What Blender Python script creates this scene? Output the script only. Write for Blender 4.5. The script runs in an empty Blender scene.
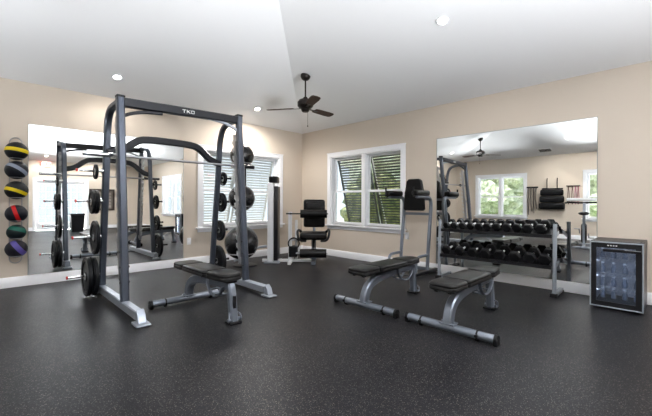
import bpy, bmesh, math, random
from mathutils import Vector, Matrix, noise
random.seed(7)
S = bpy.context.scene
COL = S.collection
R = math.radians
PI = math.pi

# ------------------------------------------------------------------ camera
H = 1.1
TH = 0.789185            # heading of the view from +X
F_PX = 349.05
cam_d = bpy.data.cameras.new('camera')
cam = bpy.data.objects.new('camera', cam_d)
COL.objects.link(cam)
cam_d.sensor_fit = 'HORIZONTAL'
cam_d.sensor_width = 36.0
cam_d.lens = 36.0 * F_PX / 652.0
cam_d.shift_y = (202.775 - 208.0) / 652.0
cam_d.clip_start = 0.05
cam_d.clip_end = 200
fwd = Vector((math.cos(TH), math.sin(TH), 0))
rgt = Vector((math.sin(TH), -math.cos(TH), 0))
up = Vector((0, 0, 1))
ROLL = 0.00381
r2 = rgt * math.cos(ROLL) + up * math.sin(ROLL)
u2 = up * math.cos(ROLL) - rgt * math.sin(ROLL)
mw = Matrix((r2, u2, -fwd)).transposed().to_4x4()
mw.translation = Vector((0, 0, H))
cam.matrix_world = mw
S.camera = cam

# ------------------------------------------------------------------ world, sun, exposure
S.view_settings.view_transform = 'Standard'
S.view_settings.look = 'None'
S.view_settings.gamma = 1.0
S.view_settings.use_curve_mapping = False
S.view_settings.exposure = 1.76
S.cycles.use_denoising = True
S.cycles.max_bounces = 12
S.cycles.diffuse_bounces = 6
S.cycles.glossy_bounces = 8
S.cycles.transmission_bounces = 8
S.cycles.transparent_max_bounces = 24
S.cycles.sample_clamp_indirect = 4.0
S.cycles.caustics_reflective = False
S.cycles.caustics_refractive = False
w = bpy.data.worlds.new('world')
S.world = w
w.use_nodes = True
bg = w.node_tree.nodes['Background']
bg.inputs[0].default_value = (0.78, 0.88, 1.0, 1)
bg.inputs[1].default_value = .45
sd = bpy.data.lights.new('sun', 'SUN')
sun = bpy.data.objects.new('sun', sd)
COL.objects.link(sun)
sd.energy = 1.8
sd.angle = R(1.5)
sd.color = (1.0, 0.96, 0.88)
sun.rotation_euler = Vector((0.35, 0.30, 1.0)).to_track_quat('Z', 'Y').to_euler()

CAN_POWER = 58.0
def fill_lamp(name, loc, size, aim, power, col=(.965, .95, 1.0)):
    # added lamp hidden below the sill, standing in for bounce off sunlit ground
    l = bpy.data.lights.new(name, 'AREA'); l.shape = 'RECTANGLE'; l.size, l.size_y = size; l.energy = power; l.color = col
    l.spread = R(75)
    o = bpy.data.objects.new(name, l); COL.objects.link(o)
    o.location = loc; o.rotation_euler = (Vector(aim)-Vector(loc)).to_track_quat('-Z', 'Y').to_euler()
    return o
FILL_POWER = 420.0  # shared power of the added lamps outside windows and doors
fill_lamp('fill_right_window_rear', (5.206+2.6, -1.6, -.6), (2.6, 1.4), (5.2, -1.6, 1.35), FILL_POWER*.42)
fill_lamp('fill_back_window', (-2.68-2.6, 4.43, -.6), (2.6, 1.4), (-2.68, 4.43, 1.25), FILL_POWER*.12)
fill_lamp('fill_back_window_rear', (-2.68-2.6, 1.1, -.6), (2.6, 1.4), (-2.68, 1.1, 1.35), FILL_POWER*.36)
fill_lamp('fill_glass_doors', (2.3, -5.05-2.2, -.5), (2.6, 1.4), (2.3, -5.05, 1.0), FILL_POWER*1.35)

# ------------------------------------------------------------------ room numbers
XB, YA = 5.206, 6.017       # right wall plane, left (far) wall plane
XC, YD = -2.68, -5.05       # hidden walls behind the camera
CZ = 2.665
SL = 0.288
RX = (XB + XC) / 2
RISE = SL * (XB - XC) / 2

def ceil_z(x, y):
    return CZ + SL * min(XB - x, x - XC, YA - y, y - YD)

# ------------------------------------------------------------------ mesh helpers
class MB:
    def __init__(s):
        s.v = []; s.f = []
    def add(s, vs, fs, M=None):
        o = len(s.v)
        for p in vs:
            p = Vector(p)
            s.v.append(M @ p if M is not None else p)
        for f in fs:
            s.f.append([i + o for i in f])
        return s
    def box(s, a, b, M=None):
        x0, y0, z0 = a; x1, y1, z1 = b
        vs = [(x0,y0,z0),(x1,y0,z0),(x1,y1,z0),(x0,y1,z0),(x0,y0,z1),(x1,y0,z1),(x1,y1,z1),(x0,y1,z1)]
        return s.add(vs, [(0,3,2,1),(4,5,6,7),(0,1,5,4),(1,2,6,5),(2,3,7,6),(3,0,4,7)], M)
    def cbox(s, c, d, M=None):
        return s.box([c[i]-d[i]/2 for i in range(3)], [c[i]+d[i]/2 for i in range(3)], M)
    def rbox(s, a, b, r=0.01, seg=2, M=None):
        bm = bmesh.new()
        bmesh.ops.create_cube(bm, size=1)
        for v in bm.verts:
            v.co = Vector([(a[i]+b[i])/2 + v.co[i]*(b[i]-a[i]) for i in range(3)])
        bmesh.ops.bevel(bm, geom=bm.edges[:], offset=r, segments=seg, profile=0.5, affect='EDGES', clamp_overlap=True)
        bm.verts.index_update()
        s.add([v.co.copy() for v in bm.verts], [[v.index for v in f.verts] for f in bm.faces], M)
        bm.free()
        return s
    def sweep(s, pts, prof, upv=(0,0,1), caps=True, M=None):
        """prof: list of (side, up) offsets swept along pts; upv keeps the section upright"""
        pts = [Vector(p) for p in pts]
        n = len(pts); k = len(prof); vs = []; U = Vector(upv)
        for i, p in enumerate(pts):
            if i == 0: t = pts[1]-p
            elif i == n-1: t = p-pts[i-1]
            else: t = (pts[i+1]-p).normalized() + (p-pts[i-1]).normalized()
            t.normalize()
            side = t.cross(U)
            if side.length < 1e-3: side = t.cross(Vector((1,0,0)))
            side.normalize(); u = side.cross(t).normalized()
            sc = 1.0
            for (a, b) in prof:
                vs.append(p + side*a + u*b)
        fs = []
        for i in range(n-1):
            for j in range(k):
                j2 = (j+1) % k
                fs.append((i*k+j, i*k+j2, (i+1)*k+j2, (i+1)*k+j))
        if caps:
            fs.append(list(range(k))[::-1]); fs.append([(n-1)*k+j for j in range(k)])
        return s.add(vs, fs, M)
    def tube(s, pts, r, seg=12, M=None, caps=True):
        pr = [(r*math.cos(2*PI*j/seg), r*math.sin(2*PI*j/seg)) for j in range(seg)]
        pts = [Vector(p) for p in pts]
        upv = (0,0,1)
        d = (pts[-1]-pts[0])
        if all(abs((pts[i+1]-pts[i]).normalized().z) > 0.98 for i in range(len(pts)-1)): upv = (0,1,0)
        else:
            # find plane normal of the path for a stable frame
            nrm = Vector((0,0,0))
            for i in range(len(pts)-2):
                c = (pts[i+1]-pts[i]).cross(pts[i+2]-pts[i+1])
                if c.length > nrm.length: nrm = c
            if nrm.length > 1e-6: upv = tuple(nrm.normalized())
        return s.sweep(pts, pr, upv, caps, M)
    def rect(s, pts, w_, h_, upv=(0,0,1), r=0.006, M=None):
        a, b = w_/2, h_/2
        pr = [(-a+r,-b),(a-r,-b),(a,-b+r),(a,b-r),(a-r,b),(-a+r,b),(-a,b-r),(-a,-b+r)]
        return s.sweep(pts, pr, upv, True, M)
    def lathe(s, prof, axis='Z', seg=32, c=(0,0,0), M=None):
        """prof: list of (r, h); revolved about axis through c"""
        vs = []; fs = []; k = len(prof); c = Vector(c)
        for i in range(seg):
            a = 2*PI*i/seg
            for (r, h) in prof:
                x, y = r*math.cos(a), r*math.sin(a)
                p = {'Z': (x,y,h), 'X': (h,x,y), 'Y': (y,h,x)}[axis]
                vs.append(c + Vector(p))
        for i in range(seg):
            i2 = (i+1) % seg
            for j in range(k-1):
                fs.append((i*k+j, i2*k+j, i2*k+j+1, i*k+j+1))
        o = len(s.v)
        s.add(vs, fs, M)
        return s
    def cyl(s, p0, p1, r, seg=20, r1=None, M=None):
        p0, p1 = Vector(p0), Vector(p1)
        t = (p1-p0).normalized()
        a = t.cross(Vector((0,0,1)) if abs(t.z) < .9 else Vector((1,0,0))).normalized(); b = t.cross(a)
        r1 = r if r1 is None else r1
        vs = [p0 + (a*math.cos(2*PI*i/seg)+b*math.sin(2*PI*i/seg))*r for i in range(seg)] + \
             [p1 + (a*math.cos(2*PI*i/seg)+b*math.sin(2*PI*i/seg))*r1 for i in range(seg)]
        fs = [(i, (i+1)%seg, (i+1)%seg+seg, i+seg) for i in range(seg)]
        fs += [list(range(seg))[::-1], list(range(seg, 2*seg))]
        return s.add(vs, fs, M)
    def sphere(s, c, r, seg=32, rings=16, sc=(1,1,1), M=None):
        c = Vector(c); vs = []; fs = []
        vs.append(c + Vector((0,0,r*sc[2])))
        for i in range(1, rings):
            ph = PI*i/rings
            for j in range(seg):
                a = 2*PI*j/seg
                vs.append(c + Vector((r*sc[0]*math.sin(ph)*math.cos(a), r*sc[1]*math.sin(ph)*math.sin(a), r*sc[2]*math.cos(ph))))
        vs.append(c - Vector((0,0,r*sc[2])))
        for j in range(seg): fs.append((0, 1+j, 1+(j+1)%seg))
        for i in range(rings-2):
            for j in range(seg):
                a = 1+i*seg+j; b = 1+i*seg+(j+1)%seg
                fs.append((a, a+seg, b+seg, b))
        L = len(vs)-1
        for j in range(seg): fs.append((L, L-seg+(j+1)%seg, L-seg+j))
        return s.add(vs, fs, M)
    def torus(s, c, R_, r, n=(0,0,1), seg=36, k=8, a0=0, a1=2*PI, M=None):
        q = Vector(n).to_track_quat('Z', 'Y').to_matrix()
        full = abs(a1-a0-2*PI) < 1e-6
        N = seg if full else seg+1
        vs = []; fs = []; c = Vector(c)
        for i in range(N):
            a = a0+(a1-a0)*i/seg
            for j in range(k):
                b = 2*PI*j/k
                vs.append(c + q @ Vector(((R_+r*math.cos(b))*math.cos(a), (R_+r*math.cos(b))*math.sin(a), r*math.sin(b))))
        for i in range(seg):
            i2 = (i+1) % N
            for j in range(k):
                j2 = (j+1) % k
                fs.append((i*k+j, i2*k+j, i2*k+j2, i*k+j2))
        return s.add(vs, fs, M)
    def prism(s, poly, n0, n1, M=None):
        """poly: list of 3D points (planar); extruded from offset vec n0 to n1"""
        n0, n1 = Vector(n0), Vector(n1); k = len(poly)
        vs = [Vector(p)+n0 for p in poly] + [Vector(p)+n1 for p in poly]
        fs = [(i, (i+1)%k, (i+1)%k+k, i+k) for i in range(k)] + [list(range(k))[::-1], list(range(k, 2*k))]
        return s.add(vs, fs, M)

def arc(c, r, a0, a1, n, ax1, ax2):
    c, ax1, ax2 = Vector(c), Vector(ax1), Vector(ax2)
    return [c + ax1*r*math.cos(a0+(a1-a0)*i/n) + ax2*r*math.sin(a0+(a1-a0)*i/n) for i in range(n+1)]

def smooth_path(pts, n=6, rounds=2):
    pts = [Vector(p) for p in pts]
    for _ in range(rounds):
        q = [pts[0]]
        for i in range(len(pts)-1):
            a, b = pts[i], pts[i+1]
            q += [a.lerp(b, .25), a.lerp(b, .75)]
        q.append(pts[-1]); pts = q
    return pts

def obj(name, mb, mat, parent=None, local=False, bevel=0.0, smooth=35, kind=None):
    """links mb as ONE mesh object; verts are world coordinates unless local"""
    me = bpy.data.meshes.new(name)
    off = Vector((0,0,0))
    if parent is not None and not local:
        inv = world_of(parent).inverted()
        vs = [inv @ p for p in mb.v]
    else: vs = mb.v
    me.from_pydata([tuple(p) for p in vs], [], mb.f)
    bm = bmesh.new(); bm.from_mesh(me)
    bmesh.ops.recalc_face_normals(bm, faces=bm.faces[:])
    bm.to_mesh(me); bm.free()
    if smooth:
        me.polygons.foreach_set('use_smooth', [True]*len(me.polygons))
        try: me.set_sharp_from_angle(angle=R(smooth))
        except Exception: pass
    if mat is not None: me.materials.append(mat)
    o = bpy.data.objects.new(name, me)
    COL.objects.link(o)
    if parent is not None: o.parent = parent
    if bevel:
        m = o.modifiers.new('bevel', 'BEVEL'); m.width = bevel; m.segments = 2; m.limit_method = 'ANGLE'; m.angle_limit = R(40)
    if kind: o['kind'] = kind
    return o

def world_of(o):
    M = Matrix.LocRotScale(o.location, o.rotation_euler, o.scale)
    return world_of(o.parent) @ M if o.parent else M

def tag(o, label, cat, group=None):
    o['label'] = label; o['category'] = cat
    if group: o['group'] = group
    return o

def thing(name, label, cat, loc=(0,0,0), rotz=0, group=None):
    o = bpy.data.objects.new(name, None); COL.objects.link(o)
    o.empty_display_size = 0.1
    o.location = loc; o.rotation_euler = (0,0,rotz)
    return tag(o, label, cat, group)

def struct(name, mb, mat, parent=None, **k):
    o = obj(name, mb, mat, parent, **k)
    if parent is None: o['kind'] = 'structure'
    return o

def dup(root, loc, rotz=0, label=None, group=None, rot=None):
    r = root.copy(); COL.objects.link(r); r.location = loc
    r.rotation_euler = rot if rot else (0,0,rotz)
    if label: r['label'] = label
    if group: r['group'] = group
    for ch in list(root.children):
        c = ch.copy(); COL.objects.link(c); c.parent = r
        for g in list(ch.children):
            d = g.copy(); COL.objects.link(d); d.parent = c
    return r

# ------------------------------------------------------------------ materials
def mat(name, col, rough=0.5, metal=0.0, noise_s=None, noise_a=0.06, bump=0.0, bump_s=None, coat=0.0, spec=0.5, rvar=0.0):
    m = bpy.data.materials.new(name); m.use_nodes = True
    nt = m.node_tree; N = nt.nodes; L = nt.links; b = N['Principled BSDF']
    b.inputs['Base Color'].default_value = (*col, 1); b.inputs['Roughness'].default_value = rough
    b.inputs['Metallic'].default_value = metal
    b.inputs['Specular IOR Level'].default_value = spec
    if coat: b.inputs['Coat Weight'].default_value = coat; b.inputs['Coat Roughness'].default_value = 0.08
    tc = N.new('ShaderNodeTexCoord')
    nz = N.new('ShaderNodeTexNoise'); nz.inputs['Scale'].default_value = noise_s or 12; nz.inputs['Detail'].default_value = 4
    L.new(tc.outputs['Object'], nz.inputs['Vector'])
    mx = N.new('ShaderNodeMix'); mx.data_type = 'RGBA'
    lo = [max(0, c*(1-noise_a)) for c in col]; hi = [min(1, c*(1+noise_a)) for c in col]
    mx.inputs[6].default_value = (*lo, 1); mx.inputs[7].default_value = (*hi, 1)
    L.new(nz.outputs['Fac'], mx.inputs[0]); L.new(mx.outputs[2], b.inputs['Base Color'])
    if rvar:
        mr = N.new('ShaderNodeMapRange'); mr.inputs[3].default_value = rough-rvar; mr.inputs[4].default_value = rough+rvar
        L.new(nz.outputs['Fac'], mr.inputs[0]); L.new(mr.outputs[0], b.inputs['Roughness'])
    if bump:
        n2 = N.new('ShaderNodeTexNoise'); n2.inputs['Scale'].default_value = bump_s or 200; n2.inputs['Detail'].default_value = 3
        L.new(tc.outputs['Object'], n2.inputs['Vector'])
        bp = N.new('ShaderNodeBump'); bp.inputs['Strength'].default_value = bump; bp.inputs['Distance'].default_value = 0.002
        L.new(n2.outputs['Fac'], bp.inputs['Height']); L.new(bp.outputs['Normal'], b.inputs['Normal'])
    return m

def emis(name, col, st):
    m = bpy.data.materials.new(name); m.use_nodes = True
    nt = m.node_tree; b = nt.nodes['Principled BSDF']
    b.inputs['Base Color'].default_value = (*col, 1)
    b.inputs['Emission Color'].default_value = (*col, 1); b.inputs['Emission Strength'].default_value = st
    return m

def glass_mat(name, tint=(1,1,1), refl=1.0, rough=0.0):
    m = bpy.data.materials.new(name); m.use_nodes = True
    nt = m.node_tree; N = nt.nodes; L = nt.links
    N.remove(N['Principled BSDF']); out = N['Material Output']
    t = N.new('ShaderNodeBsdfTransparent'); t.inputs[0].default_value = (*tint, 1)
    g = N.new('ShaderNodeBsdfGlossy'); g.inputs['Roughness'].default_value = rough
    lw = N.new('ShaderNodeLayerWeight'); lw.inputs[0].default_value = .5
    pw = N.new('ShaderNodeMath'); pw.operation = 'POWER'; pw.inputs[1].default_value = 5
    L.new(lw.outputs['Facing'], pw.inputs[0])
    fr = N.new('ShaderNodeMapRange'); fr.inputs[3].default_value = .045; fr.inputs[4].default_value = 1.0
    L.new(pw.outputs[0], fr.inputs[0])
    mm = N.new('ShaderNodeMath'); mm.operation = 'MULTIPLY'; mm.inputs[1].default_value = refl; mm.use_clamp = True
    mx = N.new('ShaderNodeMixShader')
    L.new(fr.outputs[0], mm.inputs[0]); L.new(mm.outputs[0], mx.inputs[0])
    L.new(t.outputs[0], mx.inputs[1]); L.new(g.outputs[0], mx.inputs[2]); L.new(mx.outputs[0], out.inputs[0])
    return m

def floor_mat():
    m = bpy.data.materials.new('rubber_floor'); m.use_nodes = True
    nt = m.node_tree; N = nt.nodes; L = nt.links; b = N['Principled BSDF']
    b.inputs['Specular Tint'].default_value = (.82, .90, 1.0, 1)
    b.inputs['Specular IOR Level'].default_value = .16
    tc = N.new('ShaderNodeTexCoord')
    def flecks(scale, thr, soft, seed):
        mp = N.new('ShaderNodeMapping'); mp.inputs['Location'].default_value = (seed, seed*.7, 0)
        L.new(tc.outputs['Object'], mp.inputs['Vector'])
        vo = N.new('ShaderNodeTexVoronoi'); vo.inputs['Scale'].default_value = scale
        L.new(mp.outputs[0], vo.inputs['Vector'])
        sep = N.new('ShaderNodeSeparateColor'); L.new(vo.outputs['Color'], sep.inputs[0])
        gt = N.new('ShaderNodeMath'); gt.operation = 'GREATER_THAN'; gt.inputs[1].default_value = thr
        L.new(sep.outputs[0], gt.inputs[0])
        ds = N.new('ShaderNodeMath'); ds.operation = 'LESS_THAN'; ds.inputs[1].default_value = soft
        L.new(vo.outputs['Distance'], ds.inputs[0])
        mu = N.new('ShaderNodeMath'); mu.operation = 'MULTIPLY'
        L.new(gt.outputs[0], mu.inputs[0]); L.new(ds.outputs[0], mu.inputs[1])
        return mu.outputs[0], sep.outputs[1]
    f1, c1 = flecks(165, .80, .42, 0)
    f2, _ = flecks(250, .68, .48, 3.3)
    nz = N.new('ShaderNodeTexNoise'); nz.inputs['Scale'].default_value = 1.3; nz.inputs['Detail'].default_value = 5
    L.new(tc.outputs['Object'], nz.inputs['Vector'])
    base = N.new('ShaderNodeMix'); base.data_type = 'RGBA'
    base.inputs[6].default_value = (0.0035, 0.0036, 0.0048, 1); base.inputs[7].default_value = (0.0060, 0.0060, 0.0076, 1)
    L.new(nz.outputs['Fac'], base.inputs[0])
    fc = N.new('ShaderNodeMix'); fc.data_type = 'RGBA'
    fc.inputs[6].default_value = (0.10, 0.098, 0.10, 1); fc.inputs[7].default_value = (0.18, 0.155, 0.13, 1)
    L.new(c1, fc.inputs[0])
    a = N.new('ShaderNodeMix'); a.data_type = 'RGBA'
    L.new(f1, a.inputs[0]); L.new(base.outputs[2], a.inputs[6]); L.new(fc.outputs[2], a.inputs[7])
    c = N.new('ShaderNodeMix'); c.data_type = 'RGBA'
    c.inputs[7].default_value = (0.034, 0.034, 0.040, 1)
    L.new(f2, c.inputs[0]); L.new(a.outputs[2], c.inputs[6])
    L.new(c.outputs[2], b.inputs['Base Color'])
    mr = N.new('ShaderNodeMapRange'); mr.inputs[3].default_value = .34; mr.inputs[4].default_value = .46
    L.new(nz.outputs['Fac'], mr.inputs[0]); L.new(mr.outputs[0], b.inputs['Roughness'])
    n2 = N.new('ShaderNodeTexNoise'); n2.inputs['Scale'].default_value = 260
    L.new(tc.outputs['Object'], n2.inputs['Vector'])
    bp = N.new('ShaderNodeBump'); bp.inputs['Strength'].default_value = .25; bp.inputs['Distance'].default_value = .0012
    L.new(n2.outputs['Fac'], bp.inputs['Height']); L.new(bp.outputs[0], b.inputs['Normal'])
    return m

def ball_mat(name, base, stripe, axis, w0=.22, w1=.0, off=0.0, rough=.45):
    """rubber ball with one broad coloured band across it (object space)"""
    m = mat(name, base, rough, bump=.35, bump_s=90, spec=.22)
    nt = m.node_tree; N = nt.nodes; L = nt.links; b = N['Principled BSDF']
    tc = N.new('ShaderNodeTexCoord')
    dt = N.new('ShaderNodeVectorMath'); dt.operation = 'DOT_PRODUCT'; dt.inputs[1].default_value = Vector(axis).normalized()
    L.new(tc.outputs['Object'], dt.inputs[0])
    su = N.new('ShaderNodeMath'); su.operation = 'SUBTRACT'; su.inputs[1].default_value = off; L.new(dt.outputs['Value'], su.inputs[0])
    ab = N.new('ShaderNodeMath'); ab.operation = 'ABSOLUTE'; L.new(su.outputs[0], ab.inputs[0])
    lt = N.new('ShaderNodeMath'); lt.operation = 'LESS_THAN'; lt.inputs[1].default_value = w0; L.new(ab.outputs[0], lt.inputs[0])
    mx = N.new('ShaderNodeMix'); mx.data_type = 'RGBA'
    mx.inputs[6].default_value = (*base, 1); mx.inputs[7].default_value = (*stripe, 1)
    L.new(lt.outputs[0], mx.inputs[0]); L.new(mx.outputs[2], b.inputs['Base Color'])
    return m

def leaf_mat(name, c0, c1):
    m = mat(name, c0, .6, bump=.8, bump_s=20)
    nt = m.node_tree; N = nt.nodes; L = nt.links; b = N['Principled BSDF']
    nz = N.new('ShaderNodeTexNoise'); nz.inputs['Scale'].default_value = 6; nz.inputs['Detail'].default_value = 6
    tc = N.new('ShaderNodeTexCoord'); L.new(tc.outputs['Object'], nz.inputs['Vector'])
    cr = N.new('ShaderNodeValToRGB'); cr.color_ramp.elements[0].position = .35; cr.color_ramp.elements[1].position = .65
    cr.color_ramp.elements[0].color = (*c0, 1); cr.color_ramp.elements[1].color = (*c1, 1)
    L.new(nz.outputs['Fac'], cr.inputs[0]); L.new(cr.outputs[0], b.inputs['Base Color'])
    return m

M = {}
M['wall'] = mat('beige_wall_paint', (0.62, 0.545, 0.462), .85, noise_s=1.5, noise_a=.015, bump=.15, bump_s=120, spec=.25)
M['ceiling'] = mat('white_ceiling_paint', (0.83, 0.835, 0.85), .9, noise_s=2, noise_a=.01, bump=.1, bump_s=90, spec=.2)
M['trim'] = mat('white_trim_gloss', (0.86, 0.87, 0.90), .35, noise_a=.01)
M['white'] = mat('white_plastic', (0.82, 0.82, 0.82), .4, noise_a=.01)
M['floor'] = floor_mat()
mm = bpy.data.materials.new('mirror_silver'); mm.use_nodes = True
pb = mm.node_tree.nodes['Principled BSDF']; pb.inputs['Metallic'].default_value = 1; pb.inputs['Roughness'].default_value = 0.0
pb.inputs['Base Color'].default_value = (0.90, 0.92, 0.91, 1); M['mirror'] = mm
M['mirror_edge'] = mat('mirror_edge', (0.25, 0.28, 0.28), .3, .3)
M['glass'] = glass_mat('window_glass', (.96, .98, .97))
M['silver'] = mat('silver_grey_frame_paint', (0.20, 0.225, 0.27), .30, .6, noise_a=.04, spec=.5)
M['rack_grey'] = mat('rack_grey_paint', (0.070, 0.082, 0.108), .28, .5, noise_a=.04)
M['bright'] = mat('bright_silver_paint', (0.84, 0.85, 0.87), .35, .0, noise_a=.03)
M['light_silver'] = mat('pale_silver_frame_paint', (0.36, 0.395, 0.45), .3, .5, noise_a=.04)
M['gun'] = mat('dark_gunmetal_paint', (0.012, 0.013, 0.018), .36, .1, spec=.35, noise_a=.05)
M['zinc'] = mat('zinc_plated_steel', (0.60, 0.61, 0.62), .3, .85, noise_a=.05)
M['handle'] = mat('knurled_handle_chrome', (0.85, 0.86, 0.88), .4, .15)
M['chrome'] = mat('chrome', (0.78, 0.79, 0.80), .12, 1.0, noise_a=.02)
M['steel_bar'] = mat('brushed_steel', (0.42, 0.42, 0.44), .28, 1.0, noise_a=.04)
M['black'] = mat('black_rubber', (0.0045, 0.0045, 0.0055), .42, spec=.26, bump=.2, bump_s=150)
M['blackmetal'] = mat('black_powder_coat', (0.007, 0.007, 0.009), .35, .0, spec=.35)
M['vinyl'] = mat('black_vinyl', (0.0045, 0.0042, 0.0045), .33, noise_a=.08, bump=.2, bump_s=160, spec=.26)
M['iron'] = mat('black_cast_iron', (0.005, 0.0055, 0.007), .36, .0, spec=.2, noise_a=.1, bump=.2, bump_s=120)
M['ironlip'] = mat('worn_grey_iron_rim', (0.035, 0.04, 0.048), .4, .3)
M['red'] = mat('red_plastic_cap', (0.55, 0.03, 0.02), .4)
M['ballblack'] = mat('glossy_black_ball', (0.011, 0.011, 0.013), .26, bump=.0, coat=.2)
M['wood'] = mat('walnut_blade', (0.045, 0.018, 0.010), .5, noise_s=30, noise_a=.4, spec=.15)
M['bronze'] = mat('oil_rubbed_bronze', (0.02, 0.015, 0.013), .35, .6)
M['lens'] = emis('lit_lamp_lens', (1.0, .97, .94), 7.0)
M['speaker'] = mat('grey_speaker_grille', (.22,.21,.20), .7)
M['text'] = mat('white_lettering', (0.85, .85, .85), .5)
M['shutter_dark'] = mat('dark_green_shutter', (0.02, 0.028, 0.02), .5)
M['shutter_sunlit'] = mat('sunlit_toned_shutter', (0.62, 0.62, 0.62), .6)  # paler than the dark shutters: sunlight and overexposure put into the colour
M['grass'] = leaf_mat('lawn_grass', (0.10, 0.19, 0.04), (0.20, 0.30, 0.08))
M['leaf'] = leaf_mat('hedge_leaves', (0.05, 0.09, 0.03), (0.34, 0.36, 0.12))
M['leaf2'] = leaf_mat('tree_leaves', (0.42, 0.47, 0.33), (0.85, 0.88, 0.70))
M['bush_dark'] = leaf_mat('grey_green_leaves', (0.10, 0.12, 0.10), (0.30, 0.32, 0.32))
M['bark'] = mat('tree_bark', (0.10, 0.07, 0.05), .9, bump=1, bump_s=15)
M['paving'] = mat('pale_paving', (0.60, 0.59, 0.57), .8)
M['stucco'] = mat('white_stucco', (0.78, 0.77, 0.74), .8)

# ------------------------------------------------------------------ room shell
T = 0.16
class Frame:
    """wall frame: (u along wall, w outward, z)"""
    def __init__(s, o, u, w_): s.o, s.u, s.w = Vector(o), Vector(u), Vector(w_)
    def M(s):
        m = Matrix((s.u, s.w, (0,0,1))).transposed().to_4x4(); m.translation = s.o; return m
FA = Frame((0, YA, 0), (1,0,0), (0,1,0)).M()     # u = x
FB = Frame((XB, 0, 0), (0,1,0), (1,0,0)).M()     # u = y
FC = Frame((XC, 0, 0), (0,1,0), (-1,0,0)).M()    # u = y
FD = Frame((0, YD, 0), (1,0,0), (0,-1,0)).M()    # u = x
WZ0, WZ1 = 0.655, 2.045                           # window opening
wins = {'A': [(2.84, 4.55)], 'B': [(3.39, 5.10), (-2.45, -0.74)], 'C': [(3.66, 5.20), (0.26, 1.95)], 'D': []}
door = (1.50, 3.10, 0.0, 1.92)

def wall(name, Fm, u0, u1, holes):
    mb = MB(); zt = CZ
    us = sorted(holes, key=lambda h: h[0]); c = u0
    for (a, b, z0, z1) in us:
        mb.box((c, 0, 0), (a, T, zt), Fm)
        if z0 > 0: mb.box((a, 0, 0), (b, T, z0), Fm)
        mb.box((a, 0, z1), (b, T, zt), Fm)
        c = b
    mb.box((c, 0, 0), (u1, T, zt), Fm)
    return struct(name, mb, M['wall'], smooth=0)
wall('wall_left', FA, XC-T, XB+T, [(a, b, WZ0, WZ1) for a, b in wins['A']])
wall('wall_right', FB, YD, YA, [(a, b, WZ0, WZ1) for a, b in wins['B']])
wall('wall_back', FC, YD, YA, [(a, b, WZ0, WZ1) for a, b in wins['C']])
wall('wall_front', FD, XC-T, XB+T, [door])
struct('floor', MB().box((XC-T, YD-T, -.12), (XB+T, YA+T, 0)), M['floor'], smooth=0)
e = T
r0, r1 = YA-(XB-RX), YD+(XB-RX)
cz = [(XC-e, YD-e, CZ-SL*0), (XB+e, YD-e, CZ), (XB+e, YA+e, CZ), (XC-e, YA+e, CZ), (RX, r0, CZ+RISE), (RX, r1, CZ+RISE)]
inner = [(XC, YD, CZ), (XB, YD, CZ), (XB, YA, CZ), (XC, YA, CZ), (RX, r0, CZ+RISE), (RX, r1, CZ+RISE)]
outer = [(XC-.5, YD-.5, CZ+.02), (XB+.5, YD-.5, CZ+.02), (XB+.5, YA+.5, CZ+.02), (XC-.5, YA+.5, CZ+.02), (RX, r0, CZ+RISE+.32), (RX, r1, CZ+RISE+.32)]
fs = [(1,2,4,5), (2,3,4), (3,0,5,4), (0,1,5)]
cm = MB(); cm.add(inner, fs); cm.add(outer, [f[::-1] for f in fs])
cm.add([inner[i] for i in range(4)] + [outer[i] for i in range(4)], [(i, (i+1)%4, (i+1)%4+4, i+4) for i in range(4)])
struct('ceiling', cm, M['ceiling'], smooth=0)

# baseboards (profiled: tall board with a stepped top)
def baseboard(name, Fm, spans):
    mb = MB()
    for a, b in spans:
        pr = [(0,0),(-.018,0),(-.018,.10),(-.013,.112),(-.010,.126),(-.004,.131),(0,.131)]
        vs = [(a, p[0], p[1]) for p in pr] + [(b, p[0], p[1]) for p in pr]; k = len(pr)
        mb.add(vs, [(i, (i+1)%k, (i+1)%k+k, i+k) for i in range(k)] + [list(range(k)), list(range(k, 2*k))[::-1]], Fm)
    return struct(name, mb, M['trim'])
baseboard('baseboard_left', FA, [(XC, XB)])
baseboard('baseboard_right', FB, [(YD, YA)])
baseboard('baseboard_back', FC, [(YD, YA)])
baseboard('baseboard_front', FD, [(XC, door[0]-.09), (door[1]+.09, XB)])

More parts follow.
